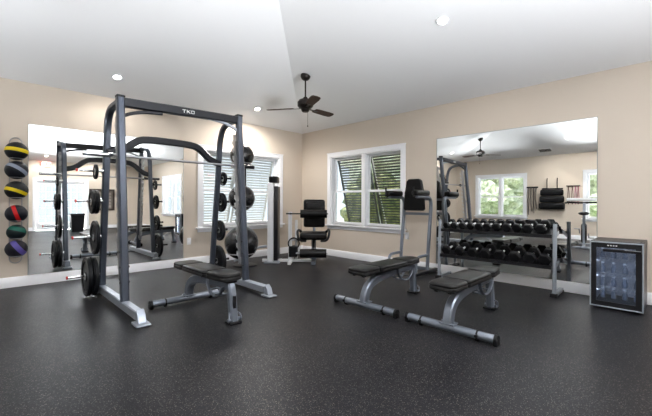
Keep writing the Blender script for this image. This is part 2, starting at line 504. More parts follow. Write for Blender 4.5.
def window(n, Fm, a, b):
    root = bpy.data.objects.new('window_%d' % n, None); COL.objects.link(root); root['kind'] = 'structure'
    root.location = Fm @ Vector(((a+b)/2, 0, WZ0))
    t = .09
    mb = MB()
    mb.box((a-t, -.022, WZ0), (a, 0, WZ1+t), Fm); mb.box((b, -.022, WZ0), (b+t, 0, WZ1+t), Fm)
    mb.box((a, -.022, WZ1), (b, 0, WZ1+t), Fm)
    mb.box((a-t-.008, -.030, WZ1+t-.018), (b+t+.008, 0, WZ1+t), Fm)
    obj('window_casing', mb, M['trim'], root, bevel=.003)
    mb = MB(); mb.box((a-t-.03, -.06, WZ0-.028), (b+t+.03, T*.5, WZ0), Fm); mb.box((a-t, -.02, WZ0-.09), (b+t, 0, WZ0-.028), Fm)
    obj('window_sill', mb, M['trim'], root, bevel=.003)
    mb = MB()   # jamb lining
    mb.box((a, 0, WZ0), (a+.02, T, WZ1), Fm); mb.box((b-.02, 0, WZ0), (b, T, WZ1), Fm)
    mb.box((a+.02, 0, WZ1-.02), (b-.02, T, WZ1), Fm); mb.box((a+.02, 0.08, WZ0), (b-.02, T, WZ0+.02), Fm)
    c = (a+b)/2; mb.box((c-.045, .01, WZ0), (c+.045, T, WZ1-.02), Fm)
    obj('window_frame', mb, M['trim'], root, bevel=.002)
    zm = (WZ0+WZ1)/2 - .02
    for (p, q) in ((a+.02, c-.045), (c+.045, b-.02)):
        for (z0, z1, y) in ((zm-.02, WZ1-.02, .105), (WZ0+.02, zm+.02, .07)):
            s_ = MB(); f_ = .04
            s_.box((p, y, z0), (p+f_, y+.03, z1), Fm); s_.box((q-f_, y, z0), (q, y+.03, z1), Fm)
            s_.box((p+f_, y, z0), (q-f_, y+.03, z0+f_), Fm); s_.box((p+f_, y, z1-f_), (q-f_, y+.03, z1), Fm)
            so = obj('window_sash', s_, M['trim'], root)
            g = MB(); g.box((p+f_, y+.013, z0+f_), (q-f_, y+.017, z1-f_), Fm)
            obj('pane', g, M['glass'], so, smooth=0)
    return root
n = 1
for key, Fm in (('A', FA), ('B', FB), ('C', FC)):
    for a, b in wins[key]:
        window(n, Fm, a, b); n += 1

# glazed double door in the wall behind the camera
dr = bpy.data.objects.new('door_1', None); COL.objects.link(dr); dr['kind'] = 'structure'; dr.location = ((door[0]+door[1])/2, YD, 0)
mb = MB(); t = .09
mb.box((door[0]-t, -.022, 0), (door[0], 0, door[3]+t), FD); mb.box((door[1], -.022, 0), (door[1]+t, 0, door[3]+t), FD)
mb.box((door[0], -.022, door[3]), (door[1], 0, door[3]+t), FD)
obj('door_casing', mb, M['trim'], dr, bevel=.003)
mid = (door[0]+door[1])/2
for (p, q, hx) in ((door[0]+.01, mid-.003, mid-.06), (mid+.003, door[1]-.01, mid+.06)):
    mb = MB(); f_ = .10; y0, y1 = .05, .09
    mb.box((p, y0, .01), (p+f_, y1, door[3]-.01), FD); mb.box((q-f_, y0, .01), (q, y1, door[3]-.01), FD)
    mb.box((p+f_, y0, .01), (q-f_, y1, .24), FD); mb.box((p+f_, y0, door[3]-.12), (q-f_, y1, door[3]-.01), FD)
    for i in (1, 2):
        x = p+f_+(q-p-2*f_)*i/3; mb.box((x-.01, y0+.005, .24), (x+.01, y1-.005, door[3]-.12), FD)
    for i in range(1, 5):
        z = .24+(door[3]-.36)*i/5; mb.box((p+f_, y0+.005, z-.01), (q-f_, y1-.005, z+.01), FD)
    leaf = obj('door_leaf', mb, M['trim'], dr)
    g = MB(); g.box((p+f_, .068, .24), (q-f_, .072, door[3]-.12), FD); obj('pane', g, M['glass'], leaf, smooth=0)
    h = MB(); h.cyl((hx, .05, 1.0), (hx, -.01, 1.0), .012, M=FD); h.cyl((hx, -.01, 1.0), (hx+(.10 if hx > mid else -.10), -.01, 1.0), .009, M=FD)
    obj('door_handle', h, M['zinc'], leaf)

# wall mirrors (fixed sheets of silvered glass)
def mirror(label, Fm, a, b, z0, z1, group=None):
    t_ = thing('wall_mirror', label, 'mirror', Fm @ Vector(((a+b)/2, 0, z0)), 0, group)
    obj('mirror_glass', MB().box((a, -.008, z0), (b, -.0005, z1), Fm), M['mirror'], t_, smooth=0)
    mb = MB(); w_ = .005
    mb.box((a-w_, -.010, z0), (a, -.0005, z1), Fm); mb.box((b, -.010, z0), (b+w_, -.0005, z1), Fm)
    mb.box((a-w_, -.010, z1), (b+w_, -.0005, z1+w_), Fm)
    obj('mirror_edge', mb, M['mirror_edge'], t_, smooth=0)
    return t_
mirror('tall frameless wall mirror behind the black squat rack', FA, .455, 2.493, .134, 2.118)
mirror('frameless wall mirror just left of the medicine balls, mostly out of frame', FA, -1.95, .170, .134, 2.118)
mirror('wide frameless wall mirror behind the dumbbell rack', FB, .675, 2.719, .134, 2.128)

# ------------------------------------------------------------------ outdoors
def blob(name, label, cat, c, r, sc, m, seed, group=None, trunk=None, lumps=26):
    rng = random.Random(seed)
    t_ = thing(name, label, cat, (c[0], c[1], -1.27), 0, group)
    mb = MB(); c = Vector(c)
    for i in range(lumps):
        d = Vector((rng.uniform(-1,1), rng.uniform(-1,1), rng.uniform(-1,1)))
        if d.length > 1: d.normalize()
        p = c + Vector((d.x*sc[0], d.y*sc[1], d.z*sc[2]))*r*.75
        rr = r*rng.uniform(.28, .45)
        o = len(mb.v); mb.sphere(p, rr, 20, 12)
        for k in range(o, len(mb.v)):
            q = mb.v[k]; nn = (q-p).normalized()
            mb.v[k] = q + nn*rr*.45*noise.noise(q*3.5) + nn*rr*.35*noise.noise(q*9)
    obj('foliage', mb, m, t_, smooth=0)
    if trunk:
        tb = MB(); tb.tube(smooth_path([(c.x, c.y, -1.27), (c.x+.08, c.y-.05, c.z*.5), (c.x, c.y, c.z)]), trunk, 10)
        obj('trunk', tb, M['bark'], t_)
    return t_
struct('ground', MB().box((-40, -40, -1.5), (40, 40, -1.3)), M['paving'], smooth=0)
mb = MB(); mb.box((XB+.4, 1.5, -1.3), (XB+14, 6.9, -1.27)); 
tag(obj('lawn', mb, M['grass'], smooth=0), 'green lawn seen through the shuttered window on the right', 'lawn')['kind'] = 'stuff'
mb = MB(); mb.box((XC-20, -8, -1.3), (XC-4.0, 14, -1.27))
tag(obj('lawn', mb, M['grass'], smooth=0), 'green lawn outside the wide window seen in the right mirror', 'lawn')['kind'] = 'stuff'
blob('bush', 'yellow-green bush outside the shuttered window on the right wall', 'bush', (9.0, 6.3, .6), 1.45, (.9,.9,1.0), M['leaf'], 1, None, .06)
blob('bush', 'green bush outside, hidden mostly by the right edge of the shuttered window', 'bush', (8.7, 3.2, .4), 1.2, (.9,.9,1.0), M['leaf'], 3, None, .06)
blob('tree', 'leafy tree behind the bushes outside the shuttered right window', 'tree', (13.5, 9.0, 2.6), 2.3, (1,1,.8), M['leaf2'], 4, None, .14)
blob('tree', 'pale green tree seen in the right mirror through the wide window', 'tree', (-12.5, 8.0, 1.9), 2.4, (1,1,.9), M['leaf2'], 5, None, .16)
blob('tree', 'farther tree outside, left of the pale green tree in the right mirror', 'tree', (-13.5, 14.2, 1.8), 2.4, (1,1,.8), M['leaf2'], 6, None, .16)
blob('tree', 'tree seen in the narrow window at the right edge of the right mirror', 'tree', (-12.5, 2.2, 1.8), 2.0, (1,1,.9), M['leaf2'], 8, None, .16)
blob('bush', 'low grey-green bush seen in the right mirror below the pale tree', 'bush', (-8.6, 6.9, -.35), .8, (1,1.5,.7), M['bush_dark'], 7, None, .05)

# exterior louvred shutters hinged above the windows, propped open at the bottom
def shutter(label, Fm, a, b, m, marm, armside, group):
    zt, zb, wt, wb = 2.06, .60, T+.03, T+.43
    t_ = thing('louvred_shutter', label, 'shutter', Fm @ Vector(((a+b)/2, wt, zt)), 0, group)
    def P(u, s): return Vector((u, wt+(wb-wt)*s, zt+(zb-zt)*s))
    nrm = Vector((0, (zt-zb), (wb-wt))).normalized()
    mb = MB()
    for (p, q) in (((a+.02), 0), ((b-.02), 0)):
        mb.rect([P(p, 0), P(p, 1)], .04, .035, (1,0,0), M=Fm)
    for s_ in (0.012, .5, .988): mb.rect([P(a+.02, s_), P(b-.02, s_)], .035, .05, nrm, M=Fm)
    obj('shutter_frame', mb, m, t_)
    mb = MB(); N_ = 26
    for i in range(N_):
        s_ = .03+.94*(i+.5)/N_
        if abs(s_-.5) < .02: continue
        c = P(0, s_)
        d = Vector((0, .024, -.011))
        mb.prism([Vector((a+.04, c.y, c.z))-d, Vector((b-.04, c.y, c.z))-d, Vector((b-.04, c.y, c.z))+d, Vector((a+.04, c.y, c.z))+d], (0,0,-.005), (0,0,.005), Fm)
    obj('slats', mb, m, t_)
    mb = MB(); u = a+.05 if armside < 0 else b-.05
    mb.rect([(u, T+.02, 1.98), (u, T+.50, .66)], .022, .022, (1,0,0), M=Fm)
    obj('prop_arm', mb, marm, t_)
    return t_
shutter('dark louvred shutter outside the left half of the right-hand window', FB, 4.26, 5.10, M['shutter_dark'], M['white'], -1, 'exterior shutters')
shutter('dark louvred shutter outside the right half of the right-hand window', FB, 3.38, 4.22, M['shutter_dark'], M['white'], 1, 'exterior shutters')
shutter('louvred shutter, coloured as sunlit, outside the left half of the far window, behind the squat rack', FA, 2.83, 3.67, M['shutter_sunlit'], M['white'], 1, 'exterior shutters')
shutter('louvred shutter, coloured as sunlit, outside the right half of the far window, beside the weight tower', FA, 3.71, 4.55, M['shutter_sunlit'], M['white'], -1, 'exterior shutters')

# ------------------------------------------------------------------ ceiling fittings
def ceil_frame(x, y):
    """matrix with local z = ceiling normal pointing down into the room"""
    d = {'B': XB-x, 'C': x-XC, 'A': YA-y, 'D': y-YD}; k = min(d, key=d.get)
    nr = {'B': (-SL, 0, -1), 'C': (SL, 0, -1), 'A': (0, -SL, -1), 'D': (0, SL, -1)}[k]
    q = Vector(nr).to_track_quat('Z', 'Y')
    return Matrix.Translation((x, y, ceil_z(x, y))) @ q.to_matrix().to_4x4()
can_labels = {
 (3.63, 1.84): 'lit recessed ceiling light high above the benches, right of the fan',
 (1.345, 5.46): 'lit recessed ceiling light above the left end of the squat rack',
 (3.63, 5.46): 'lit recessed ceiling light near the far corner beside the ceiling fan',
 (-1.1, 5.46): 'recessed ceiling light beyond the left edge, above the second mirror',
 (3.63, -1.8): 'recessed ceiling light behind the camera above the right wall',
 (-1.45, 2.2): 'lit recessed ceiling light seen at the top right of the right mirror',
 (-1.1, -1.8): 'recessed ceiling light behind the camera on the back slope',
 (1.76, -4.56): 'lit recessed ceiling light near the exit sign, seen in the left mirror',
 (3.3, -4.56): 'lit recessed ceiling light right of the exit sign one, seen in the left mirror',
}
for i, ((x, y), lb) in enumerate(can_labels.items()):
    Mx = ceil_frame(x, y)
    t_ = thing('recessed_light', lb, 'ceiling light', (x, y, ceil_z(x, y)), 0, 'recessed ceiling lights')
    obj('trim_ring', MB().lathe([(.048,-.002),(.048,.004),(.054,.008),(.070,.006),(.072,0.0),(.072,-.002)], seg=36, M=Mx), M['trim'], t_)
    obj('lens', MB().lathe([(0.0005,.003),(.048,.003),(.048,-.002),(.0005,-.002)], seg=32, M=Mx), M['lens'], t_)
    ld = bpy.data.lights.new('lamp', 'SPOT'); ld.energy = CAN_POWER*(.2 if y > 5 and x < 3 else .8 if y > 5 else .25 if (x, y) == (3.63, 1.84) else .45 if x > 3 and y > -4 else 1.0 if y > -4 else .4); ld.shadow_soft_size = .07; ld.spot_size = R(165); ld.spot_blend = .6; ld.color = (1.0, .945, .89)
    lo = bpy.data.objects.new('lamp', ld); COL.objects.link(lo); lo.parent = t_
    lo.location = (Mx.to_3x3() @ Vector((0,0,.03)))
# smoke detector + supply vents
Mx = ceil_frame(1.73, -2.8)
t_ = thing('smoke_detector', 'small round grey ceiling speaker grille seen at the top left of the left mirror', 'ceiling speaker', (1.73, -2.8, ceil_z(1.73, -2.8)))
t_.name = 'ceiling_speaker'
obj('housing', MB().lathe([(.001,.012),(.09,.012),(.115,.008),(.12,0),(.12,-.004)], seg=36, M=Mx), M['speaker'], t_)
obj('grille_ring', MB().torus((0,0,.010), .10, .004, M=Mx), M['white'], t_)
t_ = thing('ceiling_vent', 'small dark ceiling vent seen in the right mirror beside the fan', 'vent', (-2.25, 2.95, ceil_z(-2.25, 2.95)))
Mx = ceil_frame(-2.25, 2.95)
mb = MB(); mb.rbox((-.19,-.12,.0), (.19,.12,.012), .004, M=Mx); obj('vent_frame', mb, M['white'], t_)
mb = MB()
for k in range(7): mb.box((-.16, -.09+k*.03-.004, .012), (.16, -.09+k*.03+.008, .017), Mx)
obj('slats', mb, M['iron'], t_)

def fan(x, y, ang0, label):
    zc = ceil_z(x, y)
    zb = 2.60 + (zc-3.11)
    t_ = thing('ceiling_fan', label, 'ceiling fan', (x, y, zc), 0, 'ceiling fans')
    obj('canopy', MB().lathe([(.001,.03),(.075,.03),(.078,-.02),(.060,-.055),(.030,-.075),(.001,-.078)], c=(x,y,zc)), M['bronze'], t_)
    obj('downrod', MB().cyl((x,y,zc-.06), (x,y,zb+.16), .012), M['bronze'], t_)
    obj('motor_housing', MB().lathe([(.001,.175),(.030,.17),(.045,.14),(.10,.125),(.125,.09),(.125,.03),(.10,.0),(.07,-.02),(.06,-.05),(.045,-.065),(.001,-.07)], c=(x,y,zb)), M['bronze'], t_)
    for k in range(3):
        a = ang0 + k*2*PI/3
        Mt = Matrix.Translation((x, y, zb)) @ Matrix.Rotation(a, 4, 'Z') @ Matrix.Rotation(R(-11), 4, 'X')
        mb = MB(); outl = [(.20,-.055),(.25,-.064),(.50,-.074),(.60,-.070),(.635,-.05),(.645,0),(.635,.05),(.60,.070),(.50,.074),(.25,.064),(.20,.055)]
        mb.prism([(p[0], p[1], 0) for p in outl], (0,0,-.004), (0,0,.004), Mt)
        bl = obj('blade', mb, M['wood'], t_)
        ar = MB(); ar.prism([(.09,-.018,0),(.20,-.012,0),(.27,-.035,0),(.27,.035,0),(.20,.012,0),(.09,.018,0)], (0,0,-.010), (0,0,-.004), Mt)
        obj('blade_bracket', ar, M['bronze'], bl)
    pc = MB(); pc.cyl((x+.05,y,zb-.05), (x+.05,y,zb-.27), .0022, 6); pc.sphere((x+.05,y,zb-.28), .011, 10, 6)
    obj('pull_chain', pc, M['bronze'], t_)
    return t_
def camang(deg):   # direction given in the camera's right/away frame -> world angle
    v = rgt*math.cos(R(deg)) + fwd*math.sin(R(deg)); return math.atan2(v.y, v.x)
fan(3.66, 4.16, camang(168), 'dark bronze ceiling fan with walnut blades hanging near the far corner')
fan(-.79, 4.38, camang(28), 'dark ceiling fan seen in the mirror above the dumbbell rack')

# ------------------------------------------------------------------ squat rack
XL, XR = 1.03, 2.415
rack = thing('squat_rack', 'tall grey squat rack with dark top beam standing before the left mirror', 'squat rack', (1.73, 4.2, 0))
for x in (XL, XR):
    sg = -1 if x == XL else 1
    mb = MB(); mb.rect([(x, 3.42, .075), (x, 4.95, .075)], .075, .085, r=.01)
    bb = obj('base_beam', mb, M['light_silver'], rack)  # rack paint made paler: light from low windows put into the colour
    g = MB(); g.prism([(x, 3.42, .02), (x, 3.345, .02), (x, 3.37, .09), (x, 3.42, .135)], (-.035,0,0), (.035,0,0))
    g.prism([(x, 3.42+.04, .0), (x, 3.315, .0), (x, 3.295, .006), (x, 3.295, .018), (x, 3.46, .024)], (-.06,0,0), (.06,0,0))
    obj('foot_plate', g, M['light_silver'], bb, bevel=.006)
    g = MB(); g.rbox((x-.06, 4.90, 0), (x+.06, 5.0, .025), .006); obj('rear_foot', g, M['light_silver'], bb)
    mb = MB(); ztop = 2.19 if x == XL else 2.235
    mb.rect([(x, 3.88, .11), (x, 4.07, ztop)], .075, .075, (0,1,0), r=.014)
    fu = obj('front_upright', mb, M['rack_grey'], rack)
    for z in (.3, .45, .6):
        for s_ in (-1, 1):
            hb = MB(); hb.cyl((x+s_*.036, 3.88+.19*(z-.11)/2.12-.01, z), (x+s_*.046, 3.88+.19*(z-.11)/2.12-.01, z), .011, 8)
            obj('bolt', hb, M['blackmetal'], fu)
    cp = MB().rbox((x-.040, 4.03, ztop-.01), (x+.040, 4.11, ztop+.015), .006); obj('end_cap', cp, M['blackmetal'], fu)
    mb = MB(); path = smooth_path([(x, 4.80, .11), (x, 4.70, .9), (x, 4.60, 1.6), (x, 4.575, 1.98), (x, 4.45, ztop-.055), (x, 4.10, ztop-.05)], rounds=3)
    mb.rect(path, .06, .07, (1,0,0), r=.012)
    obj('rear_upright', mb, M['rack_grey'], rack)
    # hook rail: zig-zag bar catches behind the front upright
    mb = MB(); zs = [.42+.105*i for i in range(15)]
    def fy(z): return 3.88+.19*(z-.11)/2.125
    mb.prism([(x, fy(.3)+.085, .30), (x, fy(2.0)+.085, 2.0), (x, fy(2.0)+.135, 2.0), (x, fy(.3)+.135, .30)], (-.018,0,0), (.018,0,0))
    for z in (.36, 1.15, 1.94): mb.box((x-.02, fy(z)+.03, z-.03), (x+.02, fy(z)+.09, z+.03))
    hr = obj('hook_rail', mb, M['steel_bar'], rack)
    for z in zs:
        y = fy(z)+.13
        h = MB(); h.prism([(x, y, z-.04), (x, y+.05, z-.005), (x, y+.055, z+.04), (x, y+.038, z+.045), (x, y+.033, z+.012), (x, y, z+.01)], (-.013,0,0), (.013,0,0))
        obj('hook', h, M['zinc'], hr)
    # curved gusset under the top beam
    mb = MB(); s_ = 1 if x == XL else -1
    mb.rect(smooth_path([(x+s_*.02, 4.06, ztop-.20), (x+s_*.10, 4.065, ztop-.155), (x+s_*.24, 4.07, ztop-.115), (x+s_*.42, 4.07, ztop-.10)]), .03, .035, (0,0,1), r=.006)
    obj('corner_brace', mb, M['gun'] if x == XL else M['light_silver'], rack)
    # storage pegs
    for (z, ln) in (((1.45, .24), (1.11, .24), (.70, .26), (.25, .30)) if x == XL else ((1.45, .16), (1.11, .16), (.70, .16), (.25, .22))):
        y = 4.80-.21*(z-.11)/1.6+.0
        y = {1.45: 4.63, 1.11: 4.68, .70: 4.73, .25: 4.79}[z]
        p = MB(); p.cyl((x+sg*.03, y, z), (x+sg*(.03+ln), y, z), .0145, 18)
        p.cyl((x+sg*.03, y, z), (x+sg*.045, y, z), .035, 18)
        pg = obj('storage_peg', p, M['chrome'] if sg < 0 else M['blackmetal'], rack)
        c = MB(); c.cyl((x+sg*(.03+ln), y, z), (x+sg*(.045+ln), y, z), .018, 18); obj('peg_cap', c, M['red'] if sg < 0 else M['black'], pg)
mb = MB(); mb.rect([(XL-.035, 4.07, 2.135), (XR+.035, 4.07, 2.18)], .07, .095, r=.01)
tb = obj('top_beam', mb, M['gun'], rack)
mb = MB(); mb.rect(smooth_path([(XL, 4.575, 1.66), (XL+.16, 4.575, 1.70), (XL+.30, 4.575, 1.83), (XL+.42, 4.575, 1.865), (XR-.42, 4.575, 1.865), (XR-.30, 4.575, 1.83), (XR-.14, 4.575, 1.68), (XR, 4.575, 1.64)]), .07, .085, (0,0,1), r=.012)
obj('cross_member', mb, M['gun'], rack)
mb = MB(); mb.rect([(XL, 4.80, .075), (XL, 4.80, .12)], .09, .09, (0,1,0)); mb.rect([(XR, 4.80, .075), (XR, 4.80, .12)], .09, .09, (0,1,0))
obj('rear_bracket', mb, M['light_silver'], rack)

def lettering(parent, glyphs, o, du, dv, hgt, dn, m, name='lettering', gap=.35, wd=.8, th=.2):
    """block letters built as bars: glyphs in strokes on a unit grid"""
    G = {'T': [(0,1,1,1),(.5,0,.5,1)], 'K': [(0,0,0,1),(0,.45,1,1),(.15,.55,1,0)], 'O': [(0,0,0,1),(1,0,1,1),(0,0,1,0),(0,1,1,1)],
         'E': [(0,0,0,1),(0,1,1,1),(0,.5,.8,.5),(0,0,1,0)], 'X': [(0,0,1,1),(0,1,1,0)], 'I': [(.5,0,.5,1)]}
    mb = MB(); o, du, dv, dn = Vector(o), Vector(du), Vector(dv), Vector(dn); x = 0
    for ch in glyphs:
        for (a, b, c, d) in G[ch]:
            p = Vector((a*wd, b)); q = Vector((c*wd, d)); t = (q-p); l = t.length; t /= l; nn = Vector((-t.y, t.x))
            p = p-t*th*.5; q = q+t*th*.5
            poly = [p+nn*th/2, q+nn*th/2, q-nn*th/2, p-nn*th/2]
            mb.prism([o + du*((x+r_.x)*hgt) + dv*(r_.y*hgt) for r_ in poly], dn*0.0, dn*.002)
        x += wd+gap
    return obj(name, mb, m, parent, smooth=0)
lettering(tb, 'TKO', (1.665, 4.0345, 2.142), (1,0,.03), (0,0,1), .030, (0,-1,0), M['text'], gap=.55, wd=1.15, th=.26)

# barbell resting in the rack hooks
YBAR, ZBAR = 4.195, 1.592
bar = thing('barbell', 'long steel barbell resting across the squat rack hooks', 'barbell', (1.73, YBAR, ZBAR))
obj('shaft', MB().cyl((1.07, YBAR, ZBAR), (2.39, YBAR, ZBAR), .0145, 16), M['steel_bar'], bar)
for s_ in (-1, 1):
    x = 1.73+s_*.66
    obj('collar', MB().cyl((x, YBAR, ZBAR), (x+s_*.025, YBAR, ZBAR), .036, 20), M['chrome'], bar)
    mb = MB(); mb.cyl((x+s_*.025, YBAR, ZBAR), (x+s_*.34, YBAR, ZBAR), .025, 20)
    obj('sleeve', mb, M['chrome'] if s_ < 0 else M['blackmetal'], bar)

def plate_mb(r, th):
    """Olympic plate turned about X; centre at origin"""
    mb = MB(); t = th/2
    half = [(.026,-t),(.055,-t),(.060,-t*.55),(r*.72,-t*.45),(r*.78,-t*.95),(r*.97,-t),(r,-t*.7)]
    prof = half + [(a, -b) for a, b in half[::-1]] + [half[0]]
    mb.lathe(prof, 'X', 40)
    return mb
def plate(x, y, z, r, th, label):
    t_ = thing('weight_plate', label, 'weight plate', (x, y, z - (.0 if True else 0)), 0, 'weight plates on the squat rack')
    obj('plate_disc', plate_mb(r, th), M['iron'], t_, local=True)
    rm = MB(); rm.torus((0,0,0), r*.875, r*.028, (1,0,0)); 
    for k, s_ in enumerate((-1, 1)):
        rm2 = MB(); rm2.torus((s_*th*.48, 0, 0), r*.86, .004, (1,0,0), 40, 6)
        obj('raised_ring', rm2, M['ironlip'], t_, local=True)
    hb = MB(); hb.lathe([(.026,-th*.52),(.040,-th*.52),(.040,th*.52),(.026,th*.52),(.026,-th*.52)], 'X', 28)
    obj('hub', hb, M['zinc'], t_, local=True)
    return t_
dz = -.010
plate(XL-.10, 4.63, 1.45+dz, .085, .022, 'smallest weight plate on the top left peg of the squat rack')
plate(XL-.085, 4.68, 1.11+dz, .135, .030, 'inner plate on the second left peg of the squat rack')
plate(XL-.122, 4.68, 1.11+dz, .135, .030, 'outer plate on the second left peg of the squat rack')
plate(XL-.085, 4.73, .70+dz, .195, .036, 'mid-size weight plate on the third left peg of the squat rack')
plate(XL-.090, 4.79, .25+dz, .225, .042, 'inner large weight plate on the lowest left peg of the squat rack')
plate(XL-.150, 4.79, .25+dz, .225, .042, 'outer large weight plate on the lowest left peg of the squat rack')
plate(XR+.085, 4.63, 1.45+dz, .100, .024, 'smallest weight plate on the top right peg of the squat rack')
plate(XR+.085, 4.68, 1.11+dz, .140, .030, 'weight plate on the second right peg of the squat rack')
plate(XR+.085, 4.73, .70+dz, .150, .032, 'weight plate on the third right peg of the squat rack')
plate(XR+.090, 4.79, .25+dz, .225, .042, 'large weight plate on the lowest right peg, behind the bench seat')

# ------------------------------------------------------------------ benches
def make_bench(label, loc, rot, flip=False):
    """local: u=+X from the wide rear bar (0) to the front post (0.93); z up"""
    t_ = thing('weight_bench', label, 'bench', loc, rot, 'black and silver weight benches')
    mb = MB(); mb.tube([(0,-.385,.047), (0,.385,.047)], .034, 20)
    br = obj('rear_bar', mb, M['silver'], t_, local=True)
    for s_ in (-1, 1):
        mb = MB(); mb.tube([(0,s_*.38,.047), (0,s_*.405,.047)], .037, 20); mb.rbox((-.035,s_*.39-.02,0), (.035,s_*.39+.015,.05), .008)
        obj('end_cap', mb, M['black'], br, local=True)
        mb = MB(); mb.tube([(0,s_*.243,.047), (0,s_*.257,.047)], .037, 20); mb.cyl((-.02,s_*.25,.047), (-.048,s_*.25,.047), .012, 10); mb.rbox((-.02,s_*.25-.015,0), (.02,s_*.25+.015,.03), .004)
        obj('foot_pad', mb, M['black'], br, local=True)
    # arched leg + rail
    mb = MB(); mb.rect(smooth_path([(.0,0,.07), (.015,0,.15), (.06,0,.225), (.15,0,.275), (.30,0,.305), (.58,0,.335), (.93,0,.338)], rounds=3), .088, .075, (0,1,0), r=.012)
    obj('main_rail', mb, M['silver'], t_, local=True)
    mb = MB(); mb.rbox((-.045,-.065,.075), (.055,.065,.087), .003)
    for s_ in (-1, 1): mb.cyl((0,s_*.05,.085), (0,s_*.05,.10), .011, 6)
    obj('base_bracket', mb, M['silver'], t_, local=True)
    # front post
    mb = MB(); mb.rect(smooth_path([(.90,0,.35), (.925,0,.30), (.945,0,.15), (.96,0,.02)]), .066, .075, (0,1,0), r=.014)
    fp = obj('front_post', mb, M['silver'], t_, local=True)
    mb = MB(); mb.rbox((.90,-.06,0), (1.015,.06,.022), .008); obj('foot', mb, M['black'], fp, local=True)
    mb = MB(); mb.tube([(.965,-.06,.035), (.965,.06,.035)], .016, 12)
    for s_ in (-1, 1): mb.tube(smooth_path([(.975,s_*.055,.02), (.995,s_*.062,.04), (.985,s_*.058,.08), (.95,s_*.035,.10)]), .008, 8)
    obj('foot_bracket', mb, M['silver'], fp, local=True)
    mb = MB(); mb.rbox((.972,-.012,.14), (.988,.012,.25), .002); obj('label_plate', mb, M['blackmetal'], fp, local=True)
    # curved ladder under the backrest
    mb = MB()
    for s_ in (-.05, .05): mb.rect(arc((.70,s_,.36), .155, R(185), R(345), 14, (1,0,0), (0,0,1)), .012, .03, (0,1,0), r=.003)
    for k in range(6):
        a = R(195+k*28); mb.cyl((.70+.155*math.cos(a),-.05,.36+.155*math.sin(a)), (.70+.155*math.cos(a),.05,.36+.155*math.sin(a)), .007, 8)
    obj('adjustment_ladder', mb, M['silver'], t_, local=True)
    # pads: long back pad in two panels and the seat at the post end
    def pad(name, x0, x1, w0, w1, z0, z1, tilt=0, rc=.06):
        n_ = 8; pts = []
        def corner(cx, cy, a0):
            return [(cx+rc*math.cos(a0+R(90)*k/n_), cy+rc*math.sin(a0+R(90)*k/n_)) for k in range(n_+1)]
        pts += corner(x1-rc, w1/2-rc, 0); pts += corner(x0+rc, w0/2-rc, R(90)); pts += corner(x0+rc, -w0/2+rc, R(180)); pts += corner(x1-rc, -w1/2+rc, R(270))
        cx = (x0+x1)/2; k = len(pts); vs = []; fs = []
        lay = [(-.012, z0), (0, z0+.008), (0, z0+.030), (-.004, z0+.034), (-.001, z0+.040), (-.002, z1-.014), (-.010, z1-.004), (-.025, z1)]
        for (ins, z) in lay:
            for (x, y) in pts:
                lx = abs(x-cx); s1 = 1+ins/max(.1, (x1-x0)/2); s2 = 1+ins/(w0/2)
                vs.append((cx+(x-cx)*s1, y*s2, z + math.tan(tilt)*(x-x0)))
        for i in range(len(lay)-1):
            for j in range(k): j2 = (j+1) % k; fs.append((i*k+j, i*k+j2, (i+1)*k+j2, (i+1)*k+j))
        fs.append(list(range(k))[::-1]); fs.append([(len(lay)-1)*k+j for j in range(k)])
        mb = MB(); mb.add(vs, fs)
        return obj(name, mb, M['vinyl'], t_, local=True, smooth=50)
    pad('back_pad', -.15, .13, .25, .265, .375, .440, R(.4))
    pad('back_pad', .127, .625, .265, .27, .376, .441, R(.4), .02)
    pad('seat_pad', .635, .965, .265, .22, .380, .447, R(.2), .075)
    mb = MB()
    for s_ in (-.06, .06): mb.rect([(-.10,s_,.363), (.58,s_,.367)], .03, .022, r=.004)
    mb.rect([(.64,0,.368), (.94,0,.371)], .10, .018, r=.004)
    for x in (-.08, .1, .5): mb.cyl((x,-.09,.368), (x,.09,.368), .010, 10)
    obj('pad_frame', mb, M['blackmetal'], t_, local=True)
    return t_
bA = make_bench('weight bench under the barbell inside the squat rack', (1.645, 3.81, 0), -PI/2)
bB = dup(bA, (2.83, 2.285, 0), 0, 'middle weight bench, in front of the shuttered window')
bC = dup(bA, (2.835, 1.375, 0), 0, 'weight bench nearest the dumbbell rack, right of the other two')

# ------------------------------------------------------------------ knee raise tower
vk = thing('knee_raise_tower', 'tall grey knee raise tower with black pads right of the shuttered window', 'exercise tower', (4.94, 2.95, 0))
yl, yr = 3.19, 2.71
for y in (yl, yr):
    mb = MB(); mb.rect([(4.445, y, .045), (5.165, y, .045)], .055, .06, r=.008); bb = obj('base_beam', mb, M['blackmetal'], vk)
    mb = MB(); mb.tube(smooth_path([(4.885, y, .06), (4.925, y, .5), (4.995, y, 1.02), (4.985, y, 1.15), (4.915, y, 1.20), (4.565, y, 1.20)], rounds=3), .027, 16)
    po = obj('post', mb, M['silver'], vk)
    mb = MB(); s_ = 1
    mb.tube(smooth_path([(4.895, y, .30), (4.645, y, .30), (4.575, y, .27), (4.555, y, .18), (4.555, y, .06)], rounds=3), .022, 14)
    obj('step_tube', mb, M['silver'], vk)
    mb = MB(); mb.rbox((4.505, y-.055, 1.208), (4.885, y+.055, 1.295), .03, 3); obj('armrest', mb, M['vinyl'], vk)
    mb = MB(); mb.tube([(4.525, y, 1.20), (4.475, y, 1.21), (4.475, y, 1.34)], .014, 10); obj('grip', mb, M['black'], vk)
mb = MB(); mb.rect([(5.10, yr, .045), (5.10, yl, .045)], .055, .055, r=.008); mb.rect([(4.975, yr, .93), (4.975, yl, .93)], .04, .04, r=.006); mb.rect([(4.985, yr, 1.16), (4.985, yl, 1.16)], .035, .035, r=.006)
obj('cross_beam', mb, M['silver'], vk)
mb = MB(); yc = (yl+yr)/2
